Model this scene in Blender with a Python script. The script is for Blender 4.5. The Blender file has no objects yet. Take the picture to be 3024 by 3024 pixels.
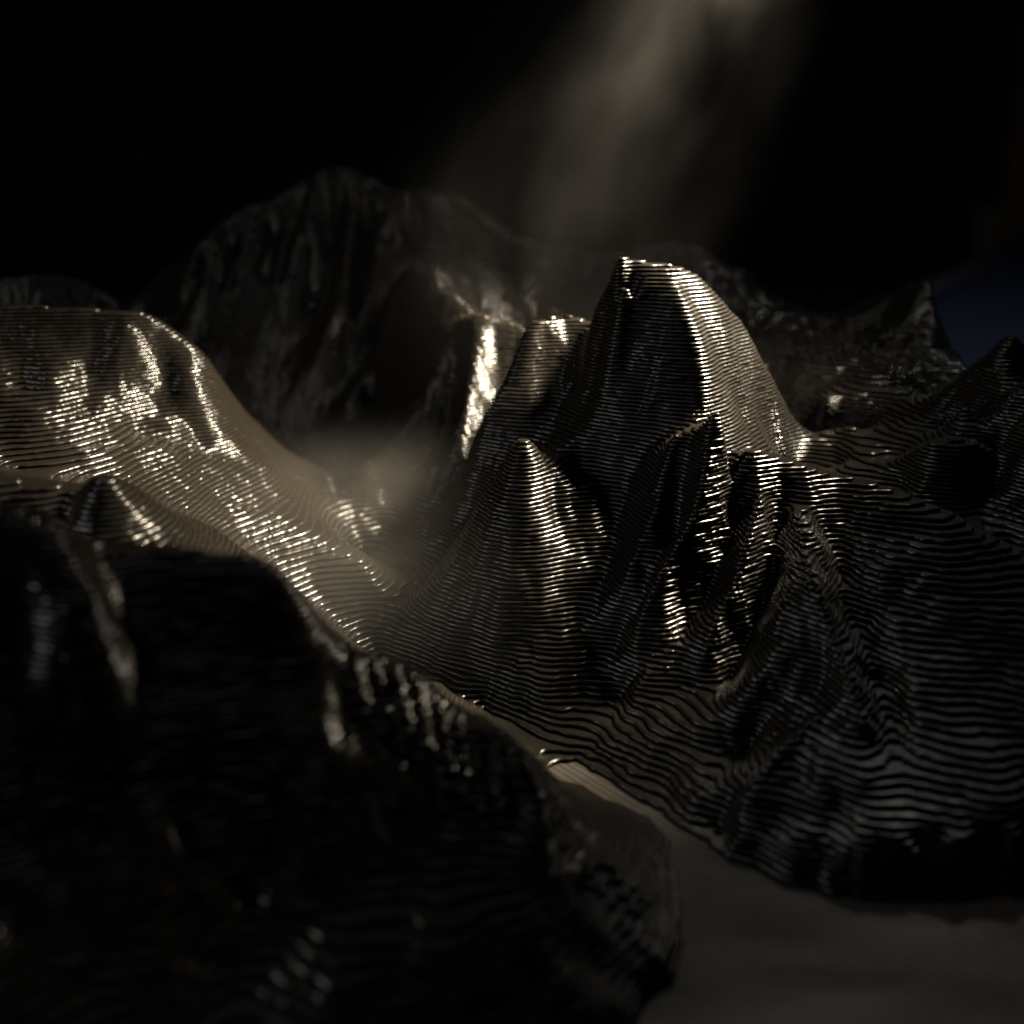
import bpy, math, random
import numpy as np
from mathutils import Vector

# one unit is one centimetre
scene = bpy.context.scene
scene.unit_settings.system = 'METRIC'
scene.unit_settings.scale_length = 0.01
COL = scene.collection
R = math.radians

# ------------------------------------------------------------------ camera
CAM_H, PITCH, HALF_TAN = 3.5, R(18.4), math.tan(R(26.0))
cam_d = bpy.data.cameras.new('camera')
cam = bpy.data.objects.new('camera', cam_d)
COL.objects.link(cam)
cam.location = (0, 0, CAM_H)
cam.rotation_euler = (math.pi / 2 - PITCH, 0, 0)
cam_d.sensor_width = 36.0
cam_d.lens = 18.0 / HALF_TAN
cam_d.clip_start, cam_d.clip_end = 0.05, 500.0
cam_d.dof.use_dof = True
cam_d.dof.focus_distance = 7.3
scene.camera = cam
APERTURE_CM = 0.066        # radius of the lens opening, in scene units
cam_d.dof.aperture_fstop = (cam_d.lens * 1e-3) / (2 * APERTURE_CM)

# ------------------------------------------------------------------ world, lights, exposure
world = bpy.data.worlds.new('World')
scene.world = world
world.use_nodes = True
bg = world.node_tree.nodes['Background']
bg.inputs['Color'].default_value = (0.8, 0.9, 1.0, 1)
bg.inputs['Strength'].default_value = 0.0004
scene.view_settings.view_transform = 'Standard'
scene.view_settings.look = 'None'
scene.view_settings.exposure = 0.0
scene.view_settings.gamma = 1.0


def aim(ob, target):
    ob.rotation_euler = (Vector(target) - ob.location).to_track_quat('-Z', 'Y').to_euler()


def lamp(name, kind, loc, target, energy, color, **kw):
    d = bpy.data.lights.new(name, kind)
    d.energy = energy
    d.color = color
    for k, v in kw.items():
        setattr(d, k, v)
    o = bpy.data.objects.new(name, d)
    o.location = loc
    COL.objects.link(o)
    aim(o, target)
    return o


# the warm spot over the valley, just above the frame, and the dim room light overhead
lamp('spot_lamp', 'SPOT', (4.8, 10.0, 7.0), (-1.0, 8.3, 1.0), 30000.0, (1.0, 0.86, 0.64),
     spot_size=R(48), spot_blend=1.0, shadow_soft_size=0.8)
lamp('room_light', 'AREA', (-3.0, 9.0, 16.0), (0, 6, 0), 90.0, (0.92, 0.96, 1.0), shape='DISK', size=9.0)
lamp('back_room_light', 'AREA', (9.0, 26.0, 20.0), (1.0, 5, 0.5), 85.0, (1.0, 0.95, 0.92), shape='DISK', size=11.0)
lamp('back_lamp', 'POINT', (6.0, 14.0, 9.5), (0, 5, 0), 300.0, (1.0, 0.95, 0.86), shadow_soft_size=0.25)
lamp('left_room_light', 'AREA', (-13.0, 5.0, 9.0), (0.5, 7, 1.5), 300.0, (1.0, 0.97, 0.93), shape='DISK', size=6.0)

scene.cycles.use_denoising = True
scene.cycles.sample_clamp_indirect = 4.0
scene.cycles.max_bounces = 5
scene.cycles.volume_bounces = 0


# ------------------------------------------------------------------ helpers
def tag(o, label=None, cat=None, group=None, kind=None):
    for k, v in (('label', label), ('category', cat), ('group', group), ('kind', kind)):
        if v:
            o[k] = v
    return o


def empty(name, parent=None, loc=(0, 0, 0)):
    o = bpy.data.objects.new(name, None)
    o.empty_display_size = 0.2
    o.location = loc
    COL.objects.link(o)
    if parent:
        o.parent = parent
    return o


def mesh_obj(name, verts, tris, quads, mat, parent=None, smooth_t=None, smooth_q=None):
    """one mesh object from numpy arrays"""
    verts = np.asarray(verts, np.float32).reshape(-1, 3)
    tris = np.asarray(tris, np.int32).reshape(-1, 3)
    quads = np.asarray(quads, np.int32).reshape(-1, 4)
    me = bpy.data.meshes.new(name)
    me.vertices.add(len(verts))
    me.vertices.foreach_set('co', verts.ravel())
    nl = tris.size + quads.size
    me.loops.add(nl)
    me.loops.foreach_set('vertex_index', np.concatenate([tris.ravel(), quads.ravel()]).astype(np.int32))
    npoly = len(tris) + len(quads)
    me.polygons.add(npoly)
    starts = np.concatenate([np.arange(len(tris)) * 3, tris.size + np.arange(len(quads)) * 4]).astype(np.int32)
    me.polygons.foreach_set('loop_start', starts)
    st = np.zeros(len(tris), bool) if smooth_t is None else smooth_t
    sq = np.zeros(len(quads), bool) if smooth_q is None else smooth_q
    me.polygons.foreach_set('use_smooth', np.concatenate([st, sq]))
    me.materials.append(mat)
    me.update(calc_edges=True)
    me.validate()
    o = bpy.data.objects.new(name, me)
    COL.objects.link(o)
    if parent:
        o.parent = parent
    return o


def at(u, v, Y):
    """the point seen at pixel (u, v) of the 3024 px photograph, Y centimetres in front of the lens"""
    a = (u - 1512) / 1512 * HALF_TAN
    b = (1512 - v) / 1512 * HALF_TAN
    dy = math.cos(PITCH) + b * math.sin(PITCH)
    dz = -math.sin(PITCH) + b * math.cos(PITCH)
    s = Y / dy
    return (a * s, Y, CAM_H + dz * s)


# ------------------------------------------------------------------ materials
def node_mat(name):
    m = bpy.data.materials.new(name)
    m.use_nodes = True
    nt = m.node_tree
    return m, nt, nt.nodes['Principled BSDF']


def plastic_mat():
    m, nt, p = node_mat('black_plastic')
    N, L = nt.nodes.new, nt.links.new
    p.inputs['Base Color'].default_value = (0.013, 0.0108, 0.0082, 1)
    p.inputs['IOR'].default_value = 1.5
    p.inputs['Coat Weight'].default_value = 0.12
    p.inputs['Coat Roughness'].default_value = 0.1
    tc = N('ShaderNodeTexCoord')
    # fine streaks that run along the layers
    mp = N('ShaderNodeMapping')
    mp.inputs['Scale'].default_value = (7, 7, 60)
    L(tc.outputs['Object'], mp.inputs['Vector'])
    n1 = N('ShaderNodeTexNoise')
    n1.inputs['Scale'].default_value = 1.6
    n1.inputs['Detail'].default_value = 3
    L(mp.outputs['Vector'], n1.inputs['Vector'])
    n2 = N('ShaderNodeTexNoise')
    n2.inputs['Scale'].default_value = 1.7
    n2.inputs['Detail'].default_value = 4
    L(tc.outputs['Object'], n2.inputs['Vector'])
    mr = N('ShaderNodeMapRange')
    mr.inputs['From Min'].default_value = 0.44
    mr.inputs['From Max'].default_value = 0.7
    mr.inputs['To Min'].default_value = 0.23
    mr.inputs['To Max'].default_value = 0.3
    L(n2.outputs['Fac'], mr.inputs['Value'])
    L(mr.outputs['Result'], p.inputs['Roughness'])
    bp = N('ShaderNodeBump')
    bp.inputs['Strength'].default_value = 0.25
    bp.inputs['Distance'].default_value = 0.01
    L(n1.outputs['Fac'], bp.inputs['Height'])
    L(bp.outputs['Normal'], p.inputs['Normal'])
    return m


M_PLASTIC = plastic_mat()


def plain_mat(name, color, rough, nscale=20.0, var=0.25, bump=0.0):
    m, nt, p = node_mat(name)
    N, L = nt.nodes.new, nt.links.new
    p.inputs['Roughness'].default_value = rough
    tc = N('ShaderNodeTexCoord')
    n = N('ShaderNodeTexNoise')
    n.inputs['Scale'].default_value = nscale
    n.inputs['Detail'].default_value = 5
    L(tc.outputs['Object'], n.inputs['Vector'])
    r = N('ShaderNodeValToRGB')
    r.color_ramp.elements[0].color = tuple(c * (1 - var) for c in color) + (1,)
    r.color_ramp.elements[1].color = tuple(min(1, c * (1 + var)) for c in color) + (1,)
    L(n.outputs['Fac'], r.inputs['Fac'])
    L(r.outputs['Color'], p.inputs['Base Color'])
    if bump:
        b = N('ShaderNodeBump')
        b.inputs['Strength'].default_value = bump
        b.inputs['Distance'].default_value = 0.02
        L(n.outputs['Fac'], b.inputs['Height'])
        L(b.outputs['Normal'], p.inputs['Normal'])
    return m


def densify(line_pts, step):
    out = [line_pts[0]]
    for p, q in zip(line_pts[:-1], line_pts[1:]):
        d = math.dist(p[:2], q[:2])
        n = max(1, int(math.ceil(d / step)))
        for i in range(1, n + 1):
            t = i / n
            out.append(tuple(p[k] + (q[k] - p[k]) * t for k in range(3)))
    return out


# ------------------------------------------------------------------ terrain control lines
# every entry: landform, 'r' (a line, densified) or 'p' (single points), list of points
F = []


def line(form, *pts):
    F.append((form, 'r', [at(*p) for p in pts]))


def pts(form, *ps):
    F.append((form, 'p', [at(*p) for p in ps]))


def wline(form, *ps):
    F.append((form, 'r', list(ps)))


def wpts(form, *ps):
    F.append((form, 'p', list(ps)))


# --- the dome
line('dome', (1822, 785, 7.95), (1850, 790, 7.95), (1930, 786, 7.98), (2000, 788, 8.0), (2070, 826, 8.05), (2150, 912, 8.12),
     (2220, 1000, 8.22), (2280, 1120, 8.42), (2330, 1240, 8.6), (2390, 1345, 8.75), (2440, 1390, 8.8))
line('dome', (1850, 840, 7.82), (1930, 845, 7.8), (1990, 900, 7.66), (2040, 990, 7.54), (2075, 1080, 7.45), (2090, 1180, 7.36), (2095, 1235, 7.25))
line('dome', (1830, 800, 7.92), (1812, 850, 7.95), (1770, 920, 8.06), (1735, 1000, 8.15), (1712, 1060, 8.2), (1700, 1150, 8.15))
pts('dome', (1850, 900, 7.84), (1850, 1000, 7.75), (1780, 1000, 7.95), (1850, 1100, 7.67), (1950, 1000, 7.62), (1950, 1100, 7.54),
    (1760, 1150, 7.86), (1850, 1200, 7.55), (1950, 1200, 7.46), (2030, 1200, 7.38), (1730, 1250, 7.7), (1830, 1300, 7.45), (1950, 1300, 7.3))
pts('dome', (2150, 1000, 7.9), (2200, 1100, 8.0), (2140, 1100, 7.76), (2250, 1200, 8.1), (2180, 1200, 7.85), (2300, 1300, 8.15),
    (2350, 1370, 8.2), (2050, 900, 7.85))
wpts('dome', (0.9, 8.5, 2.35), (1.3, 8.75, 2.05), (0.9, 9.2, 1.6), (1.6, 9.2, 1.5), (2.0, 9.3, 1.15), (2.6, 9.0, 1.1))
# --- shoulder left of the dome
line('shoulder', (1585, 948, 8.58), (1620, 936, 8.66), (1680, 934, 8.76), (1715, 945, 8.8))
line('shoulder', (1585, 948, 8.58), (1560, 975, 8.5), (1510, 1115, 8.32), (1440, 1215, 8.18), (1415, 1320, 8.06), (1405, 1430, 7.95), (1390, 1520, 7.85))
pts('shoulder', (1640, 1000, 8.5), (1600, 1050, 8.42), (1600, 1130, 8.3), (1660, 1100, 8.36), (1550, 1200, 8.1), (1650, 1200, 8.14), (1500, 1300, 7.96), (1590, 1300, 7.84),
    (1470, 1420, 7.76), (1690, 1000, 8.55))
wpts('shoulder', (0.3, 9.3, 1.8), (0.1, 9.2, 1.7), (-0.1, 9.0, 1.3))
# --- spire in front of the shoulder
line('spire', (1512, 1318, 7.2), (1540, 1312, 7.14), (1575, 1318, 7.2))
line('spire', (1518, 1325, 7.2), (1490, 1385, 7.16), (1455, 1440, 7.12), (1430, 1510, 7.05), (1395, 1610, 6.97), (1335, 1725, 6.88), (1260, 1800, 6.82))
line('spire', (1590, 1340, 7.22), (1660, 1380, 7.32), (1730, 1400, 7.38))
pts('spire', (1545, 1400, 7.05), (1600, 1420, 7.08), (1560, 1550, 6.85), (1640, 1530, 6.98), (1520, 1650, 6.72), (1650, 1650, 6.78), (1480, 1780, 6.55),
    (1620, 1800, 6.52), (1500, 1900, 6.4), (1640, 1950, 6.28), (1560, 2020, 6.18), (1400, 1850, 6.6), (1330, 1870, 6.62))
line('spire', (1750, 1450, 7.22), (1735, 1560, 7.0), (1715, 1680, 6.78), (1700, 1780, 6.6))
pts('spire', (1800, 1450, 7.25), (1830, 1550, 7.05), (1800, 1700, 6.75), (1750, 1850, 6.45), (1830, 1900, 6.35), (1720, 2000, 6.18), (1830, 2050, 6.07))
# --- pinnacle and the long ridge that runs right from it
line('pinnacle_ridge', (2105, 1214, 6.92), (2135, 1214, 6.9), (2190, 1285, 6.92), (2240, 1335, 6.95), (2320, 1365, 7.0), (2420, 1392, 7.02), (2520, 1412, 6.98),
     (2620, 1438, 6.92), (2750, 1485, 6.8), (2850, 1540, 6.65), (2940, 1590, 6.5), (3024, 1650, 6.3), (3200, 1740, 6.0))
line('pinnacle_ridge', (2098, 1225, 6.95), (2050, 1265, 7.0), (1995, 1312, 7.02), (1965, 1400, 6.92), (1940, 1500, 6.8), (1905, 1600, 6.68), (1860, 1700, 6.56), (1830, 1800, 6.45))
line('pinnacle_ridge', (2115, 1225, 6.9), (2092, 1340, 6.78), (2078, 1450, 6.66), (2050, 1540, 6.57), (2005, 1625, 6.5), (1950, 1720, 6.4), (1905, 1810, 6.3), (1880, 1920, 6.18))
line('pinnacle_ridge', (2262, 1430, 6.82), (2235, 1500, 6.66), (2215, 1600, 6.5), (2180, 1730, 6.3), (2135, 1830, 6.18), (2095, 1920, 6.05), (2050, 2010, 5.95))
line('pinnacle_ridge', (2330, 1450, 6.85), (2360, 1560, 6.42), (2385, 1660, 6.15), (2410, 1760, 5.92), (2450, 1880, 5.66), (2500, 2000, 5.4), (2550, 2120, 5.17), (2568, 2190, 5.04))
line('pinnacle_ridge', (2350, 1620, 6.28), (2320, 1720, 6.08), (2300, 1830, 5.87), (2290, 1950, 5.67), (2270, 2060, 5.5))
line('pinnacle_ridge', (2420, 2110, 5.3), (2360, 2180, 5.2), (2290, 2250, 5.08), (2225, 2330, 4.97), (2180, 2385, 4.9))
line('pinnacle_ridge', (2568, 2190, 5.04), (2560, 2300, 4.82), (2555, 2400, 4.66), (2550, 2500, 4.52), (2548, 2590, 4.42))
pts('pinnacle_ridge', (2150, 1380, 6.95), (2170, 1480, 6.8), (2140, 1600, 6.62), (2080, 1700, 6.48), (2030, 1780, 6.38), (2000, 1600, 6.72), (1990, 1480, 6.86))
pts('pinnacle_ridge', (2290, 1560, 6.7), (2285, 1680, 6.46), (2250, 1800, 6.3), (2200, 1900, 6.12), (2160, 2000, 5.97), (2380, 1950, 5.62), (2420, 2050, 5.42),
    (2340, 2080, 5.46), (2240, 2150, 5.45), (2150, 2250, 5.3))
pts('pinnacle_ridge', (2420, 1540, 6.7), (2480, 1650, 6.4), (2560, 1550, 6.65), (2640, 1650, 6.27), (2560, 1800, 5.98), (2700, 1800, 5.9), (2850, 1750, 5.95), (2980, 1800, 5.8),
    (2620, 1980, 5.5), (2780, 2000, 5.42), (2930, 2000, 5.4), (2680, 2170, 5.1), (2850, 2180, 5.03), (3000, 2150, 5.06),
    (2680, 2350, 4.75), (2850, 2350, 4.7), (3010, 2350, 4.7), (2680, 2500, 4.5), (2850, 2500, 4.46), (3010, 2500, 4.45))
wpts('pinnacle_ridge', (1.45, 7.3, 1.62), (1.75, 7.5, 1.45), (2.1, 7.5, 1.3), (2.5, 7.3, 1.2), (2.95, 6.95, 1.15), (3.35, 6.6, 1.05), (4.0, 5.5, 1.2))
# --- foot of the massif and the flat valley floor
FLOOR = [(1100, 1955), (1180, 1960), (1400, 2080), (1500, 2130), (1560, 2190), (1700, 2300), (1850, 2370), (1960, 2430), (2100, 2520), (2350, 2625), (2560, 2660), (2750, 2655), (2900, 2650), (3024, 2640), (3250, 2640)]


def floor_at(u, v, z):
    a = (u - 1512) / 1512 * HALF_TAN
    b = (1512 - v) / 1512 * HALF_TAN
    dy = math.cos(PITCH) + b * math.sin(PITCH)
    dz = -math.sin(PITCH) + b * math.cos(PITCH)
    s = (z - CAM_H) / dz
    return (a * s, dy * s, z)


def fline(form, z, *ps):
    F.append((form, 'r', [floor_at(u, v, z) for u, v in ps]))


fline('valley_floor', 0.16, (1130, 1930), (1220, 1970), (1330, 2010))
fline('valley_floor', 0.07, (1440, 2080), (1520, 2120), (1600, 2165), (1700, 2200))
fline('valley_floor', 0.012, (1720, 2250), (1850, 2320), (1960, 2400), (2100, 2500), (2350, 2610), (2560, 2650), (2750, 2645), (2900, 2640), (3024, 2630), (3250, 2630))
fline('valley_floor', 0.0, (1640, 2300), (1780, 2345), (1900, 2395))
fline('valley_floor', -0.05, (2020, 2500), (2040, 2600), (2050, 2750), (1990, 2900), (1900, 3060))
fline('valley_floor', -0.06, (2200, 2620), (2400, 2720), (2700, 2720), (3000, 2720), (3200, 2720))
fline('valley_floor', -0.06, (2200, 2800), (2500, 2850), (2900, 2850), (2150, 3000), (2500, 3000), (3000, 3000), (3200, 3300), (2500, 3300), (2000, 3300))
pts('valley_floor', (1900, 2050, 5.95), (1950, 2200, 5.52), (2050, 2150, 5.55), (1800, 2200, 5.64), (2050, 2300, 5.22), (2250, 2450, 4.75), (2350, 2500, 4.62), (2450, 2560, 4.5), (2420, 2400, 4.75), (2150, 2450, 4.9), (1950, 2320, 5.3))
# --- mound at the foot of the foreground ridge
pts('mound', (1680, 2450, 4.38), (1700, 2520, 4.25), (1800, 2560, 4.25), (1760, 2460, 4.45), (1880, 2640, 4.15), (1780, 2700, 3.95), (1850, 2850, 3.75), (1720, 2850, 3.7), (1750, 2970, 3.5), (1680, 2640, 4.05),
    (1860, 2500, 4.5), (1920, 2720, 4.08))
fline('mound', 0.05, (1830, 2400), (1915, 2440), (1955, 2520), (1978, 2620), (1995, 2740), (1960, 2860), (1880, 2980), (1820, 3060))
# --- back of the valley
pts('valley_floor', (1150, 1850, 6.95), (1050, 1650, 8.1), (1200, 1700, 7.75), (1000, 1500, 9.2), (1150, 1550, 8.6), (1280, 1600, 7.9), (1300, 1500, 8.3),
    (850, 1440, 10.2), (900, 1330, 10.8), (780, 1320, 10.9), (1000, 1400, 9.9), (1340, 1620, 7.55), (1250, 1740, 7.35))
# --- buttress behind the shoulder
line('buttress', (1190, 795, 11.7), (1260, 820, 11.3), (1330, 872, 10.85), (1400, 915, 10.45), (1440, 945, 10.2), (1475, 985, 9.95))
line('buttress', (1300, 1000, 9.9), (1340, 992, 9.75), (1412, 986, 9.45), (1470, 985, 9.54), (1545, 975, 9.54))
line('buttress', (1300, 1005, 9.9), (1272, 1100, 9.8), (1245, 1200, 9.65), (1190, 1280, 9.45), (1110, 1350, 9.25), (1060, 1385, 9.1), (1045, 1420, 9.0))
line('buttress', (1412, 1000, 9.43), (1400, 1100, 9.3), (1384, 1200, 9.17), (1360, 1320, 8.95), (1330, 1430, 8.72))
pts('buttress', (1345, 1080, 9.64), (1325, 1200, 9.5), (1290, 1320, 9.22), (1465, 1060, 9.46), (1455, 1160, 9.33), (1435, 1260, 9.15), (1405, 1370, 8.95), (1520, 1060, 9.47), (1500, 1180, 9.28), (1350, 1480, 8.55), (1200, 1400, 9.05),
    (1150, 1480, 8.85), (1230, 1500, 8.6))
wpts('buttress', (-1.1, 10.4, 1.3), (-1.6, 11.0, 1.2), (-0.5, 10.8, 1.6), (0.2, 10.6, 1.35), (0.4, 10.0, 1.5))
# --- rear mountain
line('rear_mountain', (380, 895, 13.0), (470, 812, 13.0), (560, 742, 13.0), (640, 672, 13.0), (710, 628, 13.1), (800, 592, 13.3), (900, 532, 13.5), (970, 498, 13.6),
     (1020, 490, 13.7), (1090, 522, 13.7), (1160, 562, 13.7), (1250, 568, 13.9), (1380, 585, 14.2), (1450, 630, 14.2), (1540, 700, 14.2), (1600, 745, 14.2), (1750, 790, 14.0))
for rib in (
    [(1060, 540, 13.4), (1045, 660, 13.0), (1030, 760, 12.6), (1025, 860, 12.2), (985, 960, 11.8), (950, 1050, 11.5)],
    [(1180, 580, 13.5), (1140, 680, 13.0), (1110, 750, 12.7)],
    [(1260, 600, 13.6), (1280, 680, 13.2), (1290, 750, 12.9)],
    [(930, 560, 13.3), (915, 660, 12.9), (905, 740, 12.6)],
    [(1190, 700, 12.9), (1120, 790, 12.4), (1095, 880, 12.1), (1060, 1000, 11.7), (1040, 1100, 11.4)],
    [(800, 640, 13.0), (740, 730, 12.7), (700, 800, 12.4)],
    [(700, 690, 12.9), (640, 780, 12.6), (610, 850, 12.3)],
    [(590, 760, 12.8), (540, 870, 12.4)],
):
    line('rear_mountain', *rib)
pts('rear_mountain', (500, 1000, 12.2), (600, 1100, 11.8), (750, 1000, 12.0), (850, 1100, 11.6), (750, 1200, 11.4), (900, 1200, 11.2), (1080, 1200, 11.0), (1150, 1000, 11.8),
    (420, 960, 12.6))
wpts('rear_mountain', (-5, 14.6, 1.2), (-3.5, 14.9, 2.0), (-1.5, 14.9, 2.2), (0, 14.9, 2.2), (-6.2, 13.5, 0.8))
RIDGES = []                                      # (height, half width, points): crests added to and gullies cut from the slopes


def crest(amp, width, *ps):
    RIDGES.append((amp, width, densify([at(*p) for p in ps], 0.05)))


# --- ridges far behind the dome and to the right
line('rear_ridge', (1840, 740, 12.6), (1900, 722, 12.6), (1990, 716, 12.6), (2060, 728, 12.4), (2110, 760, 12.2), (2180, 800, 12.0), (2260, 860, 11.8), (2400, 930, 11.6))
wpts('rear_ridge', (1.0, 14.8, 1.8), (2.5, 14.5, 1.4), (4.1, 14.5, 1.3), (3.5, 12.6, 1.6))
line('plateau', (2480, 930, 11.4), (2600, 880, 11.0), (2740, 826, 10.55))
wpts('plateau', (4.12, 10.5, 2.38), (4.12, 10.1, 2.02), (4.12, 9.8, 1.86), (4.12, 9.3, 1.72), (4.12, 11.2, 2.2), (4.12, 12.5, 1.7))
pts('plateau', (2600, 950, 10.6), (2550, 1050, 9.9), (2650, 1050, 9.8), (2750, 1000, 9.8), (2450, 1050, 10.0), (2700, 1150, 9.1), (2550, 1180, 8.95), (2430, 1180, 9.0),
    (2500, 1260, 8.45), (2430, 1290, 8.6), (2600, 1280, 8.3), (2540, 1330, 8.0), (2640, 1350, 7.9), (2490, 1375, 8.0))
line('plateau', (2370, 1100, 9.7), (2420, 1120, 9.5), (2480, 1130, 9.4))
line('cone_peak', (2975, 988, 8.35), (2995, 990, 8.3))
line('cone_peak', (2960, 1010, 8.3), (2900, 1060, 8.5), (2850, 1105, 8.6), (2820, 1150, 8.7))
line('cone_peak', (3000, 1000, 8.25), (3010, 1060, 8.15), (3024, 1120, 8.05))
pts('cone_peak', (2970, 1060, 8.15), (2960, 1120, 8.0), (2900, 1150, 8.1), (2850, 1200, 8.0), (2970, 1180, 7.85))
wpts('cone_peak', (3.95, 8.8, 1.6), (4.12, 8.6, 1.6), (3.7, 9.1, 1.5))
line('knob_ridge', (3120, 1130, 7.6), (3040, 1165, 7.65), (2985, 1175, 7.7), (2930, 1225, 7.85), (2870, 1260, 8.0), (2800, 1275, 8.1), (2740, 1262, 8.2), (2680, 1255, 8.3))
pts('knob_ridge', (3005, 1250, 7.4), (3010, 1350, 7.2), (3015, 1480, 7.0))
line('knob', (2760, 1300, 7.5), (2800, 1296, 7.5), (2860, 1300, 7.5))
line('knob', (2690, 1345, 7.55), (2720, 1325, 7.45), (2760, 1340, 7.35), (2830, 1345, 7.3), (2900, 1340, 7.35), (2945, 1330, 7.45), (2955, 1345, 7.55))
line('knob', (2675, 1420, 7.45), (2720, 1440, 7.25), (2820, 1460, 7.15), (2900, 1470, 7.2), (2965, 1450, 7.4))
wpts('knob', (3.1, 7.85, 1.4), (2.6, 7.8, 1.3))
# --- the rounded hill on the left
line('left_hill', (-250, 890, 8.7), (-100, 895, 8.8), (0, 900, 8.9), (120, 908, 8.9), (250, 918, 8.9), (330, 922, 8.9), (400, 920, 8.9), (440, 938, 8.9), (510, 980, 8.9), (590, 1032, 8.9), (625, 1082, 8.9), (645, 1150, 8.9),
     (685, 1230, 8.85), (740, 1330, 8.75), (800, 1392, 8.6), (870, 1472, 8.45), (950, 1542, 8.2), (1020, 1605, 7.85), (1080, 1655, 7.55), (1100, 1720, 7.3))
pts('left_hill', (390, 1000, 8.65), (280, 1000, 8.65), (150, 1000, 8.6), (0, 1000, 8.6), (560, 1120, 8.62), (480, 1080, 8.68), (540, 1200, 8.45), (460, 1200, 8.45), (370, 1080, 8.5), (330, 1180, 8.2), (400, 1270, 8.1),
    (250, 1070, 8.45), (150, 1120, 8.1), (0, 1120, 8.1), (100, 1250, 7.6), (0, 1300, 7.4), (220, 1250, 7.75), (300, 1340, 7.45), (500, 1340, 7.85), (620, 1300, 8.4), (650, 1400, 8.1),
    (700, 1500, 7.85), (560, 1480, 7.5), (400, 1440, 7.25), (200, 1380, 7.15), (50, 1380, 7.1), (800, 1560, 7.75), (750, 1650, 7.25), (650, 1600, 7.15), (550, 1600, 6.95), (880, 1680, 7.35),
    (850, 1780, 6.9), (950, 1760, 7.15), (950, 1850, 6.75), (1000, 1900, 6.6), (720, 1720, 6.85), (620, 1680, 6.75), (1060, 1930, 6.55))
line('left_hill', (700, 1390, 8.3), (690, 1480, 7.95), (640, 1560, 7.5), (700, 1640, 7.2))
wpts('left_hill', (-3.6, 9.6, 1.9), (-4.5, 9.6, 1.8), (-2.9, 9.8, 1.3), (-2.3, 9.8, 0.9), (-1.9, 9.6, 0.8), (-1.6, 9.2, 0.65), (-6.1, 9.0, 1.6))
line('rear_hill', (-100, 860, 12), (0, 832, 12.0), (90, 810, 12.0), (180, 812, 12.0), (260, 835, 12.0), (350, 885, 12.0))
wpts('rear_hill', (-5.5, 12.8, 1.2), (-4.5, 11.0, 1.4), (-5.6, 10.6, 1.3), (-3.8, 11.2, 1.1))
# --- knoll in the left foreground
line('knoll', (265, 1412, 5.57), (300, 1400, 5.57), (345, 1402, 5.59))
line('knoll', (350, 1405, 5.61), (410, 1450, 5.65), (470, 1500, 5.70), (540, 1555, 5.75), (610, 1605, 5.80), (660, 1650, 5.85))
line('knoll', (262, 1415, 5.57), (232, 1450, 5.53), (208, 1490, 5.55), (190, 1560, 5.50))
line('knoll', (-150, 1370, 5.85), (0, 1414, 5.80), (70, 1426, 5.75), (140, 1446, 5.70), (195, 1478, 5.65))
pts('knoll', (300, 1432, 5.45), (262, 1445, 5.47), (340, 1434, 5.48), (300, 1520, 5.35), (240, 1520, 5.38), (370, 1500, 5.42), (300, 1590, 5.28), (250, 1610, 5.26), (400, 1560, 5.40), (450, 1600, 5.37), (350, 1620, 5.23), (120, 1520, 5.53), (50, 1500, 5.55), (200, 1640, 5.25),
    (120, 1600, 5.35), (0, 1540, 5.45))
wpts('knoll', (-2.0, 6.3, 1.35), (-2.6, 6.35, 1.45), (-1.5, 6.3, 1.0), (-3.4, 6.2, 1.6))
# --- foreground ridge across the lower left
line('foreground_ridge', (-150, 1500, 4.3), (0, 1545, 4.25), (80, 1580, 4.22), (150, 1625, 4.2), (220, 1690, 4.18), (265, 1760, 4.13), (285, 1850, 4.07), (300, 1940, 4.0))
line('foreground_ridge', (300, 1655, 4.42), (380, 1650, 4.42), (480, 1655, 4.42), (580, 1655, 4.42), (690, 1650, 4.45), (750, 1662, 4.45), (820, 1715, 4.45), (880, 1790, 4.45), (940, 1870, 4.45), (985, 1920, 4.45),
     (1020, 1900, 4.62), (1110, 1945, 4.6), (1230, 2010, 4.55), (1320, 2090, 4.5), (1380, 2145, 4.45), (1490, 2178, 4.35), (1545, 2240, 4.25), (1575, 2300, 4.2), (1610, 2390, 4.12), (1640, 2500, 4.02),
     (1630, 2620, 3.85), (1600, 2740, 3.68), (1580, 2880, 3.5), (1560, 3060, 3.3))
pts('foreground_ridge', (400, 1740, 4.37), (600, 1750, 4.37), (720, 1770, 4.37), (350, 1850, 4.22), (500, 1900, 4.28), (650, 1920, 4.28), (820, 1920, 4.34), (400, 2050, 4.05), (600, 2080, 4.12), (850, 2080, 4.2),
    (1000, 2050, 4.36), (1100, 2060, 4.46), (1150, 2180, 4.3), (1250, 2150, 4.42), (1250, 2300, 4.2), (1350, 2280, 4.3), (1350, 2400, 4.1), (1450, 2300, 4.27), (1450, 2450, 4.05), (1540, 2400, 4.14),
    (1000, 2230, 4.14), (1130, 2400, 4.02), (1250, 2500, 3.95), (1350, 2600, 3.82), (1500, 2580, 3.85), (850, 2330, 3.98), (1050, 2600, 3.8), (1350, 2800, 3.5), (1000, 2900, 3.36), (1200, 3020, 3.25),
    (150, 1750, 4.12), (50, 1850, 4.08), (170, 1950, 4.0), (50, 2100, 3.94), (220, 2150, 3.92), (350, 2300, 3.88), (100, 2450, 3.7), (600, 2350, 3.95), (400, 2600, 3.62), (750, 2650, 3.72), (100, 2750, 3.42), (400, 2900, 3.3), (700, 2950, 3.35), (0, 3000, 3.1))
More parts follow.
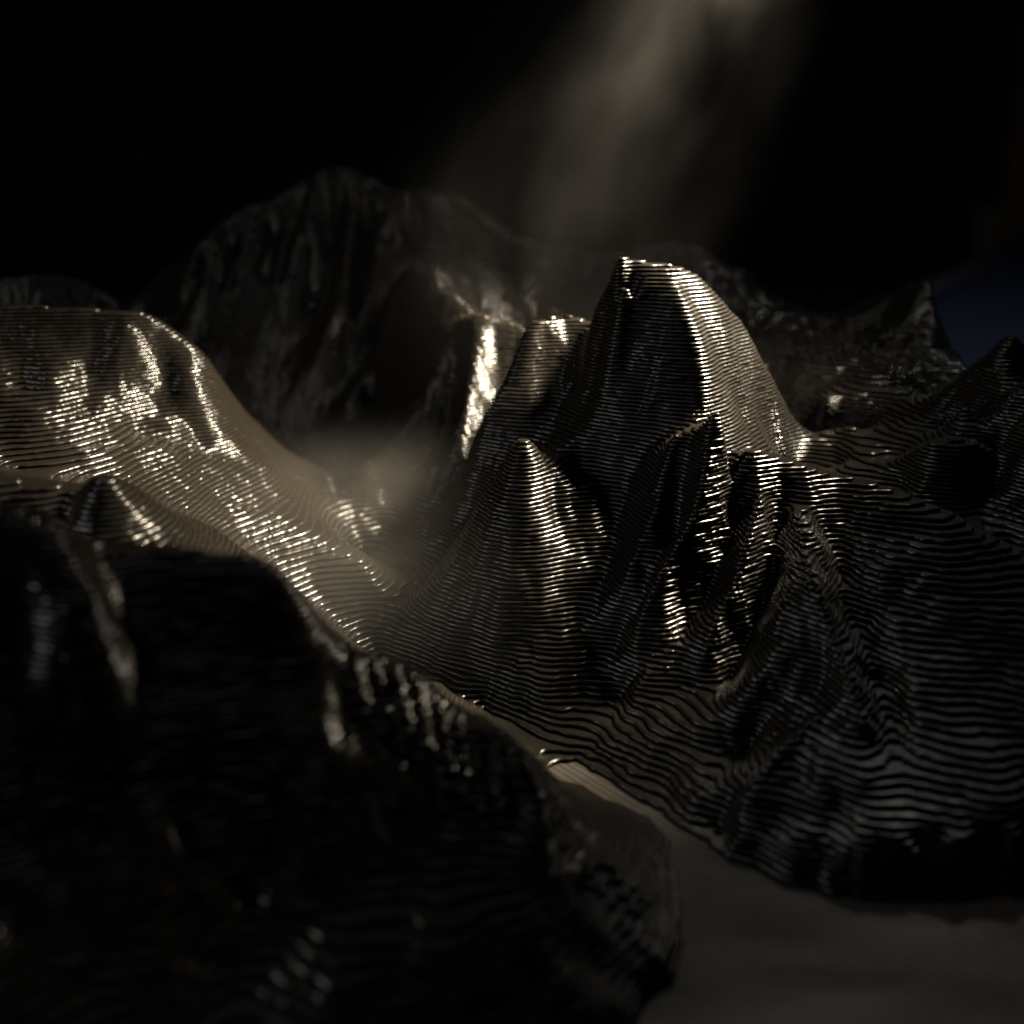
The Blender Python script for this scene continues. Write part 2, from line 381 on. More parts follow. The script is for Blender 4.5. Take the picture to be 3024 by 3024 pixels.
wpts('foreground_ridge', (-1.3, 4.75, 1.35), (-0.7, 5.0, 0.95), (-0.3, 5.3, 0.5), (0.1, 5.0, 0.35), (-0.9, 5.7, 0.7), (-0.5, 6.0, 0.35), (0.3, 4.75, 0.35), (-3, 4.9, 1.6), (-4, 3.8, 1.5), (-5.5, 5, 1.5), (-2.6, 3.0, 0.7), (-4, 2.5, 0.5),
      (-5.5, 2.0, 1.0), (-2, 1.9, 0.5), (0, 1.9, 0.1), (0.7, 2.5, 0.05), (-0.8, 2.4, 0.15), (0.1, 2.6, 0.1))


FORMS = []
P, PF = [], []
for form, kind, ps in F:
    if form not in FORMS:
        FORMS.append(form)
    for q in (densify(ps, 0.16) if kind == 'r' else ps):
        P.append(q)
        PF.append(FORMS.index(form))
P = np.array(P)
PF = np.array(PF)
keep, seen = [], set()
for i, q in enumerate(P):                      # drop near-duplicates
    k = (round(q[0] / 0.05), round(q[1] / 0.05))
    if k not in seen:
        seen.add(k)
        keep.append(i)
P, PF = P[keep], PF[keep]

# ribs and gullies of the massif
crest(0.06, 0.06, (2098, 1225, 6.95), (2050, 1265, 7.0), (1995, 1312, 7.02), (1965, 1400, 6.92), (1940, 1500, 6.8), (1905, 1600, 6.68), (1860, 1700, 6.56), (1830, 1800, 6.45))
crest(0.08, 0.05, (2115, 1225, 6.9), (2092, 1340, 6.78), (2078, 1450, 6.66), (2050, 1540, 6.57), (2005, 1625, 6.5), (1950, 1720, 6.4), (1905, 1810, 6.3), (1880, 1920, 6.18))
crest(0.08, 0.05, (2262, 1430, 6.82), (2235, 1500, 6.66), (2215, 1600, 6.5), (2180, 1730, 6.3), (2135, 1830, 6.18), (2095, 1920, 6.05), (2050, 2010, 5.95))
crest(0.10, 0.06, (2385, 1660, 6.15), (2410, 1760, 5.92), (2450, 1880, 5.66), (2500, 2000, 5.4), (2550, 2120, 5.17), (2568, 2190, 5.04))
crest(0.07, 0.04, (2420, 2110, 5.3), (2360, 2180, 5.2), (2290, 2250, 5.08), (2225, 2330, 4.97), (2180, 2385, 4.9))
crest(-0.05, 0.08, (2085, 1290, 7.0), (2040, 1400, 6.95), (2000, 1560, 6.75), (1930, 1720, 6.5), (1870, 1850, 6.3))
crest(-0.19, 0.11, (2165, 1320, 7.0), (2180, 1420, 6.86), (2155, 1540, 6.68))
crest(-0.10, 0.10, (2150, 1500, 6.74), (2100, 1690, 6.5), (2040, 1800, 6.36), (1990, 1900, 6.2), (1960, 2000, 6.03))
crest(-0.11, 0.10, (2320, 1460, 6.95), (2300, 1560, 6.68), (2285, 1680, 6.45), (2240, 1800, 6.28), (2180, 1920, 6.1), (2130, 2020, 5.93))
crest(-0.12, 0.12, (2440, 1560, 6.72), (2480, 1680, 6.35), (2520, 1820, 5.98), (2580, 1980, 5.56), (2620, 2120, 5.25), (2640, 2300, 4.9))
crest(-0.10, 0.08, (2300, 2120, 5.6), (2220, 2230, 5.42), (2150, 2320, 5.3))
crest(0.10, 0.09, (1825, 800, 7.95), (1812, 850, 7.97), (1770, 920, 8.06), (1735, 1000, 8.15), (1712, 1060, 8.2), (1700, 1150, 8.15))
crest(-0.10, 0.08, (1775, 860, 8.12), (1740, 920, 8.25), (1708, 990, 8.33), (1690, 1080, 8.32))
crest(-0.07, 0.10, (1880, 900, 7.8), (1880, 1000, 7.72), (1900, 1100, 7.6), (1930, 1200, 7.5))
RIDGES.append((-0.14, 0.16, densify([(1.3, 7.25, 0), (1.6, 7.38, 0), (2.0, 7.5, 0), (2.4, 7.6, 0)], 0.05)))
# the long ribs of the rear mountain
crest(0.20, 0.09, (1060, 520, 13.5), (1045, 660, 13.0), (1030, 760, 12.6), (1025, 860, 12.2), (985, 960, 11.8), (950, 1050, 11.5))
crest(0.20, 0.08, (1190, 700, 12.9), (1120, 790, 12.4), (1095, 880, 12.1), (1060, 1000, 11.7), (1040, 1100, 11.4))
crest(0.15, 0.07, (1180, 580, 13.5), (1140, 680, 13.0), (1110, 750, 12.7))
crest(0.18, 0.08, (1230, 575, 13.7), (1280, 680, 13.2), (1290, 760, 12.9))
crest(0.18, 0.09, (950, 530, 13.5), (915, 660, 12.9), (905, 740, 12.6))
crest(0.15, 0.09, (800, 620, 13.1), (740, 730, 12.7), (700, 800, 12.4))
crest(0.15, 0.09, (700, 660, 13.0), (640, 780, 12.6), (610, 850, 12.3))
crest(0.15, 0.09, (590, 740, 12.9), (540, 870, 12.4))
crest(-0.26, 0.13, (1095, 580, 13.5), (1085, 680, 13.1), (1065, 800, 12.6), (1055, 900, 12.2), (1015, 1000, 11.8))
crest(-0.24, 0.13, (1215, 620, 13.4), (1225, 720, 13.0), (1170, 830, 12.5), (1140, 950, 12.1), (1110, 1080, 11.6))
crest(-0.24, 0.14, (1000, 560, 13.5), (975, 700, 12.9), (950, 850, 12.3), (880, 980, 11.9))
crest(-0.22, 0.14, (865, 590, 13.2), (830, 720, 12.8), (800, 850, 12.3))
crest(-0.19, 0.14, (740, 660, 13.0), (690, 770, 12.6), (655, 880, 12.2))
crest(-0.18, 0.14, (630, 730, 12.9), (580, 840, 12.5))
crest(-0.24, 0.16, (1340, 640, 13.6), (1350, 740, 13.2), (1340, 840, 12.6))
crest(-0.10, 0.12, (175, 1490, 5.6), (150, 1540, 5.45), (140, 1620, 5.3))
# short ribs that catch the light on the shoulder of the foreground ridge
for u0, v0, Y0r, u1, v1, Y1r in ((1040, 1925, 4.6, 1075, 2130, 4.3), (1100, 1955, 4.58, 1150, 2200, 4.28), (1160, 1985, 4.56, 1215, 2260, 4.22), (1225, 2025, 4.53, 1275, 2300, 4.2),
                                 (1290, 2075, 4.49, 1335, 2350, 4.15), (1350, 2125, 4.45, 1390, 2400, 4.1), (1410, 2160, 4.41, 1440, 2440, 4.06), (1470, 2180, 4.36, 1490, 2430, 4.08)):
    crest(0.085, 0.055, (u0, v0, Y0r), ((u0 + u1) / 2, (v0 + v1) / 2, (Y0r + Y1r) / 2), (u1, v1, Y1r))
for u0, v0, Y0r, u1, v1, Y1r in ((1700, 2500, 4.3, 1800, 2720, 4.0), (1790, 2530, 4.3, 1880, 2760, 4.0), (1860, 2600, 4.2, 1930, 2800, 3.95)):
    crest(0.04, 0.05, (u0, v0, Y0r), (u1, v1, Y1r))
crest(-0.12, 0.16, (2170, 1130, 7.95), (2250, 1230, 8.12), (2310, 1310, 8.2))
# cliffs of the buttress and the hill on the left
crest(0.10, 0.05, (1412, 1000, 9.43), (1400, 1100, 9.3), (1384, 1200, 9.17), (1360, 1320, 8.95))
crest(-0.12, 0.08, (1350, 1040, 9.7), (1330, 1200, 9.48), (1295, 1320, 9.2))
crest(-0.08, 0.10, (470, 1080, 8.75), (500, 1160, 8.55), (560, 1250, 8.4), (600, 1340, 8.2))
crest(-0.05, 0.12, (250, 1010, 8.6), (270, 1120, 8.35), (220, 1240, 7.85))
crest(0.03, 0.10, (380, 960, 8.75), (350, 1080, 8.5), (360, 1200, 8.2))
crest(-0.04, 0.12, (60, 1040, 8.45), (80, 1180, 7.9))

# model outline
X0, X1, Y0, Y1 = -6.2, 4.15, 1.9, 15.2


def rbf_fit(p, c, lam):
    n = len(p)
    d = np.sqrt(((p[:, None, :2] - p[None, :, :2]) ** 2).sum(-1) + c * c)
    A = np.zeros((n + 3, n + 3))
    A[:n, :n] = -d - lam * np.eye(n) * 1.0
    A[:n, n] = 1
    A[:n, n + 1:] = p[:, :2]
    A[n:, :n] = A[:n, n:].T
    b = np.concatenate([p[:, 2], np.zeros(3)])
    return np.linalg.solve(A, b)


RBF_C = 0.02
W = rbf_fit(P, RBF_C, 0.003)
CS = 0.04                                        # coarse grid
cx = np.arange(X0 - 0.2, X1 + 0.26, CS)
cy = np.arange(Y0 - 0.2, Y1 + 0.26, CS)
HC = np.zeros((len(cy), len(cx)))
LC = np.zeros((len(cy), len(cx)), int)
n = len(P)
for j, yy in enumerate(cy):
    d2 = (cx[:, None] - P[None, :, 0]) ** 2 + (yy - P[None, :, 1]) ** 2
    HC[j] = -np.sqrt(d2 + RBF_C ** 2) @ W[:n] + W[n] + cx * W[n + 1] + yy * W[n + 2]
    LC[j] = PF[d2.argmin(1)]


# ------------------------------------------------------------------ noise
class Perlin:
    def __init__(self, seed):
        r = np.random.RandomState(seed)
        self.p = np.concatenate([r.permutation(256)] * 2)
        a = r.rand(256) * 2 * np.pi
        self.gx, self.gy = np.cos(a), np.sin(a)

    def __call__(self, x, y):
        xi, yi = np.floor(x).astype(int), np.floor(y).astype(int)
        fx, fy = x - xi, y - yi
        u = fx * fx * fx * (fx * (fx * 6 - 15) + 10)
        v = fy * fy * fy * (fy * (fy * 6 - 15) + 10)

        def g(ix, iy, dx, dy):
            h = self.p[(self.p[ix & 255] + iy) & 255]
            return self.gx[h] * dx + self.gy[h] * dy
        a = g(xi, yi, fx, fy)
        b = g(xi + 1, yi, fx - 1, fy)
        c = g(xi, yi + 1, fx, fy - 1)
        d = g(xi + 1, yi + 1, fx - 1, fy - 1)
        return (a + u * (b - a)) + v * ((c + u * (d - c)) - (a + u * (b - a)))


N1, N2, N3, N4 = Perlin(3), Perlin(7), Perlin(12), Perlin(21)

# ------------------------------------------------------------------ fine height grid
gx = np.arange(X0, X1 + 1e-6, 0.0175)
ys = [Y0]
while ys[-1] < Y1:
    y = ys[-1]
    ys.append(y + (0.024 if y < 3.2 else 0.0165 if y < 9 else 0.0165 + (y - 9) * 0.0035))
gy = np.array(ys)


def catmull(A, pos, axis):
    A = np.moveaxis(A, axis, 0)
    i = np.clip(np.floor(pos).astype(int), 1, A.shape[0] - 3)
    t = (pos - i).reshape(-1, *([1] * (A.ndim - 1)))
    p0, p1, p2, p3 = A[i - 1], A[i], A[i + 1], A[i + 2]
    # uniform cubic B-spline: smooth, no overshoot
    r = ((1 - t) ** 3 * p0 + (3 * t ** 3 - 6 * t ** 2 + 4) * p1 + (-3 * t ** 3 + 3 * t ** 2 + 3 * t + 1) * p2 + t ** 3 * p3) / 6
    return np.moveaxis(r, 0, axis)


H = catmull(catmull(HC, (gy - cy[0]) / CS, 0), (gx - cx[0]) / CS, 1)
GX, GY = np.meshgrid(gx, gy)
for amp, wd, ps in RIDGES:
    q = np.array(ps)
    i0, i1 = np.searchsorted(gx, [q[:, 0].min() - 3 * wd, q[:, 0].max() + 3 * wd])
    j0, j1 = np.searchsorted(gy, [q[:, 1].min() - 3 * wd, q[:, 1].max() + 3 * wd])
    sx, sy = GX[j0:j1, i0:i1], GY[j0:j1, i0:i1]
    best = np.full(sx.shape, 1e9)
    wgt = np.zeros(sx.shape)
    for t, (px, py, _) in zip(np.linspace(0, 1, len(q)), q):
        d2 = (sx - px) ** 2 + (sy - py) ** 2
        m = d2 < best
        best = np.where(m, d2, best)
        wgt = np.where(m, min(1.0, 4 * t + 0.25, 4 * (1 - t) + 0.1), wgt)
    d = np.sqrt(best) / wd
    prof = np.exp(-d * d) if amp < 0 else np.exp(-1.6 * d)
    H[j0:j1, i0:i1] += amp * wgt * prof
dHy, dHx = np.gradient(H, gy, gx)
SL = np.sqrt(dHx ** 2 + dHy ** 2)
rough = np.clip(SL * 1.1 - 0.12, 0.0, 1.0)
wx = GX + 0.12 * N1(GX * 2.1, GY * 2.1)
wy = GY + 0.12 * N2(GX * 2.1 + 9, GY * 2.1)
calm = np.ones(len(FORMS))
for f_, c_ in (('dome', 0.3), ('shoulder', 0.6), ('knob', 0.4), ('buttress', 0.6), ('left_hill', 0.4), ('foreground_ridge', 0.9), ('rear_mountain', 0.3), ('knoll', 0.4), ('spire', 0.9), ('cone_peak', 0.4)):
    calm[FORMS.index(f_)] = c_
CG = calm[LC]
for _ in range(6):                                # soften the borders
    CG = (CG + np.roll(CG, 1, 0) + np.roll(CG, -1, 0) + np.roll(CG, 1, 1) + np.roll(CG, -1, 1)) / 5
rough = rough * catmull(catmull(CG, (gy - cy[0]) / CS, 0), (gx - cx[0]) / CS, 1)
H = H + rough * (0.075 * N3(wx * 2.4, wy * 2.4) + 0.055 * N4(wx * 5.2, wy * 5.2) + 0.022 * N1(wx * 11, wy * 11))
H = H + 0.012 * N2(GX * 3.3, GY * 3.3) + 0.004 * N4(GX * 13, GY * 13)
H[(GX < X0 + 0.03) | (GX > X1 - 0.03) | (GY < Y0 + 0.03) | (GY > Y1 - 0.08)] = -0.5
LF = LC[np.clip(np.round((gy - cy[0]) / CS).astype(int), 0, len(cy) - 1)][:, np.clip(np.round((gx - cx[0]) / CS).astype(int), 0, len(cx) - 1)]

# ------------------------------------------------------------------ slice the land into printed layers
T = 0.0265                                        # layer thickness
PROFILE = [(-0.5, -0.006), (-0.38, 0.0062), (-0.13, 0.0125), (0.13, 0.0125), (0.38, 0.0062), (0.5, -0.002)]
ny, nx = H.shape
NXV = nx
dHy, dHx = np.gradient(H, gy, gx)
# edge ids: horizontal edges j*nx+i, vertical edges ny*nx + j*nx+i
# corners of a cell: 0=(j,i) 1=(j,i+1) 2=(j+1,i+1) 3=(j+1,i); edges: 0=01 1=12 2=32 3=03
CASE_SEG = {}
CASE_POLY = {}
for c in range(16):
    inside = [(c >> k) & 1 for k in range(4)]
    if c in (0, 15):
        continue
    if c == 5:
        CASE_POLY[c] = [[('c', 0), ('e', 0), ('e', 3)], [('c', 2), ('e', 2), ('e', 1)]]
        CASE_SEG[c] = [(0, 3), (2, 1)]
        continue
    if c == 10:
        CASE_POLY[c] = [[('c', 1), ('e', 1), ('e', 0)], [('c', 3), ('e', 3), ('e', 2)]]
        CASE_SEG[c] = [(1, 0), (3, 2)]
        continue
    poly = []
    for k in range(4):
        if inside[k]:
            poly.append(('c', k))
        if inside[k] != inside[(k + 1) % 4]:
            poly.append(('e', k))
    CASE_POLY[c] = [poly]
    # the cut: leaving point then entering point, so that the inside lies on its left
    es = [x for x in poly if x[0] == 'e']
    i0 = poly.index(es[0])
    a, b = es[0][1], es[1][1]
    if poly[(i0 + 1) % len(poly)] == es[1]:
        CASE_SEG[c] = [(a, b)]
    else:
        CASE_SEG[c] = [(b, a)]

cell_min = np.minimum(np.minimum(H[:-1, :-1], H[:-1, 1:]), np.minimum(H[1:, :-1], H[1:, 1:]))
cell_max = np.maximum(np.maximum(H[:-1, :-1], H[:-1, 1:]), np.maximum(H[1:, :-1], H[1:, 1:]))
cell_form = LF[:-1, :-1]


def corner_id(k, j, i):
    return (j + (k in (2, 3))) * nx + (i + (k in (1, 2)))


def edge_id(e, j, i):
    if e == 0:
        return j * nx + i
    if e == 2:
        return (j + 1) * nx + i
    if e == 3:
        return ny * nx + j * nx + i
    return ny * nx + j * nx + i + 1


def slice_layer(k, form_mask):
    """bead and tread of layer k over the cells of form_mask; returns verts, tris, quads, smooth flags"""
    lev = (k + 0.5) * T
    lev_up = lev + T
    z0 = k * T
    # every layer wanders a little on its own
    sel = form_mask & (cell_max > lev) & (cell_min < lev_up + 0.01)
    J, I = np.nonzero(sel)
    if not len(J):
        return None
    h0, h1, h2, h3 = H[J, I], H[J, I + 1], H[J + 1, I + 1], H[J + 1, I]
    code = (h0 > lev) * 1 + (h1 > lev) * 2 + (h2 > lev) * 4 + (h3 > lev) * 8
    segs_a, segs_b = [], []
    polys3, polys4, polys5 = [], [], []
    OFF = 2 * ny * nx

    def ids(kind, idx, j, i):
        return corner_id(idx, j, i) + OFF if kind == 'c' else edge_id(idx, j, i)
    for c in range(1, 16):
        m = code == c
        if not m.any():
            continue
        j, i = J[m], I[m]
        if c == 15:
            polys4.append(np.stack([corner_id(q, j, i) + OFF for q in range(4)], 1))
            continue
        for (a, b) in CASE_SEG[c]:
            segs_a.append(edge_id(a, j, i))
            segs_b.append(edge_id(b, j, i))
        for poly in CASE_POLY[c]:
            arr = np.stack([ids(kd, ix, j, i) for kd, ix in poly], 1)
            (polys3 if arr.shape[1] == 3 else polys4 if arr.shape[1] == 4 else polys5).append(arr)
    t3 = [p for p in polys3]
    for p in polys5:
        t3.append(p[:, [0, 1, 2]])
        t3.append(p[:, [0, 2, 3]])
        t3.append(p[:, [0, 3, 4]])
    t3 = np.concatenate(t3) if t3 else np.zeros((0, 3), int)
    t4 = np.concatenate(polys4) if polys4 else np.zeros((0, 4), int)
    sa = np.concatenate(segs_a) if segs_a else np.zeros(0, int)
    sb = np.concatenate(segs_b) if segs_b else np.zeros(0, int)
    used = np.unique(np.concatenate([t3.ravel(), t4.ravel(), sa, sb]))

    def xy_of(idv):
        out = np.zeros((len(idv), 2))
        cm = idv >= OFF
        q = idv[cm] - OFF
        out[cm, 0], out[cm, 1] = gx[q % nx], gy[q // nx]
        hm = (~cm) & (idv < ny * nx)
        q = idv[hm]
        j, i = q // nx, q % nx
        t = np.clip((lev - H[j, i]) / (H[j, i + 1] - H[j, i] + 1e-12), 0.03, 0.97)
        out[hm, 0], out[hm, 1] = gx[i] + t * (gx[i + 1] - gx[i]), gy[j]
        vm = (~cm) & (idv >= ny * nx)
        q = idv[vm] - ny * nx
        j, i = q // nx, q % nx
        t = np.clip((lev - H[j, i]) / (H[j + 1, i] - H[j, i] + 1e-12), 0.03, 0.97)
        out[vm, 0], out[vm, 1] = gx[i], gy[j] + t * (gy[j + 1] - gy[j])
        return out
    xy = xy_of(used)
    # bead outline offset: outward normal from the height gradient
    xi = np.clip((xy[:, 0] - gx[0]) / (gx[1] - gx[0]), 0, nx - 1.001)
    ii = xi.astype(int)
    jj = np.clip(np.searchsorted(gy, xy[:, 1]) - 1, 0, ny - 2)
    fx = xi - ii
    fy = (xy[:, 1] - gy[jj]) / (gy[jj + 1] - gy[jj])

    def bil(A):
        return (A[jj, ii] * (1 - fx) + A[jj, ii + 1] * fx) * (1 - fy) + (A[jj + 1, ii] * (1 - fx) + A[jj + 1, ii + 1] * fx) * fy
    nxv, nyv = -bil(dHx), -bil(dHy)
    ln = np.sqrt(nxv ** 2 + nyv ** 2) + 1e-9
    nxv, nyv = nxv / ln, nyv / ln
    is_edge = used < OFF
    wob = 0.007 * N1(xy[:, 0] * 5 + k * 17.3, xy[:, 1] * 5 + k * 5.1) + 0.0045 * N2(xy[:, 0] * 21 + k * 7.7, xy[:, 1] * 21)
    wob = np.where(is_edge, wob, 0)
    fat = 1.0 + 0.45 * N3(xy[:, 0] * 8 + k * 3.1, xy[:, 1] * 8 + k * 11.9)
    dz = 0.0035 * N4(xy[:, 0] * 7 + k * 13.7, xy[:, 1] * 7 + k * 2.3)
    base = np.stack([xy[:, 0] + nxv * wob, xy[:, 1] + nyv * wob], 1)
    zt = z0 + T
    cap_v = np.concatenate([base, np.full((len(base), 1), zt)], 1)
    look = lambda a: np.searchsorted(used, a)
    verts = [cap_v]
    tris = look(t3)
    quads = [look(t4)]
    sm = [np.zeros(len(t4), bool)]
    if len(sa):
        eu = np.unique(np.concatenate([sa, sb]))
        ei = look(eu)
        la, lb = np.searchsorted(eu, sa), np.searchsorted(eu, sb)
        nE = len(eu)
        off0 = len(cap_v)
        for (pz, po) in PROFILE:
            o = po * fat[ei]
            verts.append(np.stack([base[ei, 0] + nxv[ei] * o, base[ei, 1] + nyv[ei] * o, z0 + T * (0.5 + pz * 0.985) + dz[ei] * (1 - 4 * pz * pz)], 1))
        for r in range(len(PROFILE) - 1):
            a0, a1 = off0 + r * nE, off0 + (r + 1) * nE
            quads.append(np.stack([la + a0, lb + a0, lb + a1, la + a1], 1)[:, ::-1])
            sm.append(np.ones(len(la), bool))
    return np.concatenate(verts), tris, np.concatenate(quads), np.concatenate(sm)


relief = empty('relief_model')
tag(relief, 'black 3D printed mountain relief with stacked layer lines, a rounded dome and a deep valley', 'relief model')
LAYERED = ('dome', 'spire', 'pinnacle_ridge', 'knoll')
total = 0
FORM_NAME = {'knob_ridge': 'knob_ridge', 'left_hill': 'rounded_hill', 'rear_hill': 'low_hill'}
FORM_LABEL = {}
for fi, form in enumerate(FORMS):
    mask = cell_form == fi
    if not mask.any():
        continue
    top = float(cell_max[mask].max())
    low = float(cell_min[mask].min())
    ks = range(max(0, int(low / T) - 1), int(top / T) + 1)
    name = FORM_NAME.get(form, form)
    holder = empty(name, relief) if form in LAYERED else None
    V, TR, Q, SM, off = [], [], [], [], 0
    for k in ks:
        res = slice_layer(k, mask)
        if res is None:
            continue
        v, t, q, s = res
        total += len(t) + 2 * len(q)
        if holder:
            mesh_obj('printed_layer', v, t, q, M_PLASTIC, holder, smooth_q=s)
        else:
            V.append(v); TR.append(t + off); Q.append(q + off); SM.append(s)
            off += len(v)
    if not holder:
        o = mesh_obj(name, np.concatenate(V), np.concatenate(TR), np.concatenate(Q), M_PLASTIC, relief, smooth_q=np.concatenate(SM))
print('terrain triangles', total, 'control points', len(P))

def floor_mat():
    """top skin of the print: parallel filament tracks, mottled brown"""
    m, nt, p = node_mat('black_plastic_skin')
    N, L = nt.nodes.new, nt.links.new
    tc = N('ShaderNodeTexCoord')
    n = N('ShaderNodeTexNoise')
    n.inputs['Scale'].default_value = 1.3
    n.inputs['Detail'].default_value = 6
    mp = N('ShaderNodeMapping')
    mp.inputs['Rotation'].default_value = (0, 0, R(38))
    mp.inputs['Scale'].default_value = (0.6, 2.4, 1)
    L(tc.outputs['Object'], mp.inputs['Vector'])
    L(mp.outputs['Vector'], n.inputs['Vector'])
    r = N('ShaderNodeMapRange')
    r.inputs['From Min'].default_value = 0.3
    r.inputs['From Max'].default_value = 0.72
    r.inputs['To Min'].default_value = 0.62
    r.inputs['To Max'].default_value = 0.3
    L(n.outputs['Fac'], r.inputs['Value'])
    L(r.outputs['Result'], p.inputs['Roughness'])
    c = N('ShaderNodeValToRGB')
    c.color_ramp.elements[0].color = (0.022, 0.017, 0.013, 1)
    c.color_ramp.elements[1].color = (0.085, 0.066, 0.05, 1)  # mottle lightened as a whole to stand in for weaker back light
    L(n.outputs['Fac'], c.inputs['Fac'])
    L(c.outputs['Color'], p.inputs['Base Color'])
    rot = N('ShaderNodeMapping')
    rot.inputs['Rotation'].default_value = (0, 0, R(-40))
    L(tc.outputs['Object'], rot.inputs['Vector'])
    w = N('ShaderNodeTexWave')
    w.inputs['Scale'].default_value = 7.0
    w.inputs['Distortion'].default_value = 1.5
    w.inputs['Detail'].default_value = 2
    L(rot.outputs['Vector'], w.inputs['Vector'])
    g = N('ShaderNodeTexNoise')
    g.inputs['Scale'].default_value = 9.0
    L(tc.outputs['Object'], g.inputs['Vector'])
    mx = N('ShaderNodeMath'); mx.operation = 'ADD'
    L(w.outputs['Fac'], mx.inputs[0])
    L(g.outputs['Fac'], mx.inputs[1])
    b = N('ShaderNodeBump')
    b.inputs['Strength'].default_value = 0.35
    b.inputs['Distance'].default_value = 0.012
    L(mx.outputs[0], b.inputs['Height'])
    L(b.outputs['Normal'], p.inputs['Normal'])
    return m


# base slab of the print, its top is the flat valley floor
bx0, bx1, by0, by1 = X0 + 0.03, X1 - 0.03, Y0 + 0.03, Y1 - 0.08
bv = [(x, y, z) for z in (-0.35, 0.0) for x, y in ((bx0, by0), (bx1, by0), (bx1, by1), (bx0, by1))]
bq = [(3, 2, 1, 0), (4, 5, 6, 7), (0, 1, 5, 4), (1, 2, 6, 5), (2, 3, 7, 6), (3, 0, 4, 7)]
mesh_obj('base_slab', bv, np.zeros((0, 3)), bq, floor_mat(), relief)

# ------------------------------------------------------------------ table and the things behind the model
M_TABLE = plain_mat('dark_table', (0.008, 0.008, 0.008), 0.6, 4.0, 0.3, 0.1)
TZ = -0.36
mesh_obj('table_top', [(-60, -30, TZ), (70, -30, TZ), (70, 80, TZ), (-60, 80, TZ), (-60, -30, TZ - 3), (70, -30, TZ - 3), (70, 80, TZ - 3), (-60, 80, TZ - 3)],
         [], [(0, 1, 2, 3), (7, 6, 5, 4), (4, 5, 1, 0), (5, 6, 2, 1), (6, 7, 3, 2), (7, 4, 0, 3)], M_TABLE)['kind'] = 'structure'


def prism(outline, z0, z1, bevel=0.0):
    """verts and quads of an upright prism, its top edge rounded over by bevel"""
    c = np.array(outline).mean(0)
    rings = [(z0, 0.0), (z1 - bevel, 0.0)]
    if bevel:
        rings += [(z1 - bevel * (1 - math.sin(a)), bevel * (1 - math.cos(a))) for a in (R(30), R(60), R(90))]
    n = len(outline)
    v, q, t = [], [], []
    for z, inset in rings:
        for p in outline:
            d = c - np.array(p)
            d = d / np.linalg.norm(d)
            v.append((p[0] + d[0] * inset, p[1] + d[1] * inset, z))
    for r in range(len(rings) - 1):
        for k in range(n):
            q.append((r * n + k, r * n + (k + 1) % n, (r + 1) * n + (k + 1) % n, (r + 1) * n + k))
    o = (len(rings) - 1) * n
    for k in range(1, n - 1):
        t.append((o, o + k, o + k + 1))
        t.append((0, k + 1, k))
    return v, t, q


MAT_Z = 1.0
M_BLUE = plain_mat('blue_foam', (0.004, 0.013, 0.055), 0.7, 9.0, 0.2, 0.2)
M_HEM = plain_mat('pale_blue_hem', (0.03, 0.04, 0.055), 0.6, 14.0, 0.35, 0.2)
edge = [floor_at(u, v, MAT_Z)[:2] for u, v in ((2560, 893), (3024, 690), (3090, 662))]
edge[0] = (4.4, 15.9)
board = empty('foam_board')
tag(board, 'thick dark blue board with a pale rim behind the right corner of the black relief', 'board')
v, t, q = prism([(4.4, 8.4), (26.0, 8.4), (30.0, 38.0), edge[2], edge[1], edge[0]], TZ + 0.002, MAT_Z, 0.12)
mesh_obj('body', v, t, q, M_BLUE, board, smooth_q=np.zeros(len(q), bool))
ex, ey = np.array(edge[0]), np.array(edge[2])
dv = (ey - ex) / np.linalg.norm(ey - ex)
nv = np.array([dv[1], -dv[0]])
hv, ht, hq = prism([tuple(ex + nv * 0.25 + dv * 0.2), tuple(ex + nv * 0.8 + dv * 0.2), tuple(ey + nv * 1.0 - dv * 0.4), tuple(ey + nv * 0.25 - dv * 0.4)][::1], MAT_Z + 0.002, MAT_Z + 0.06, 0.03)
mesh_obj('rim', hv, ht, hq, M_HEM, board)

M_CARD = plain_mat('pale_card', (0.3, 0.28, 0.24), 0.7, 8.0, 0.1)
p0 = floor_at(3004, 692, 0.9)
v, t, q = prism([(p0[0], p0[1] + 1), (p0[0] + 6, p0[1] + 0.5), (p0[0] + 7, p0[1] + 6), (p0[0] + 1, p0[1] + 6.5)], TZ + 0.002, 1.7, 0.2)
box = mesh_obj('card_box', v, t, q, M_CARD)
tag(box, 'pale card box just past the far edge of the blue board at the frame edge', 'box')

M_WOOD = plain_mat('brown_wood', (0.1, 0.06, 0.03), 0.6, 3.0, 0.35, 0.2)
PX = at(2999, 300, 40.0)[0]
v, t, q = prism([(PX, 40.0), (PX + 5, 40.0), (PX + 5, 41.5), (PX + 0.7, 41.5)], TZ + 0.002, 40.0, 0.3)
post = mesh_obj('wooden_post', v, t, q, M_WOOD)
tag(post, 'brown wooden post standing upright in the dark behind the blue board', 'post')

# ------------------------------------------------------------------ drifting smoke under the lamp
SMOKE_DENSITY = 0.052
PLUME_TOP, PLUME_LOW = Vector((1.95, 9.9, 6.0)), Vector((-0.25, 10.2, 1.4))
PLUME_LEN = (PLUME_TOP - PLUME_LOW).length


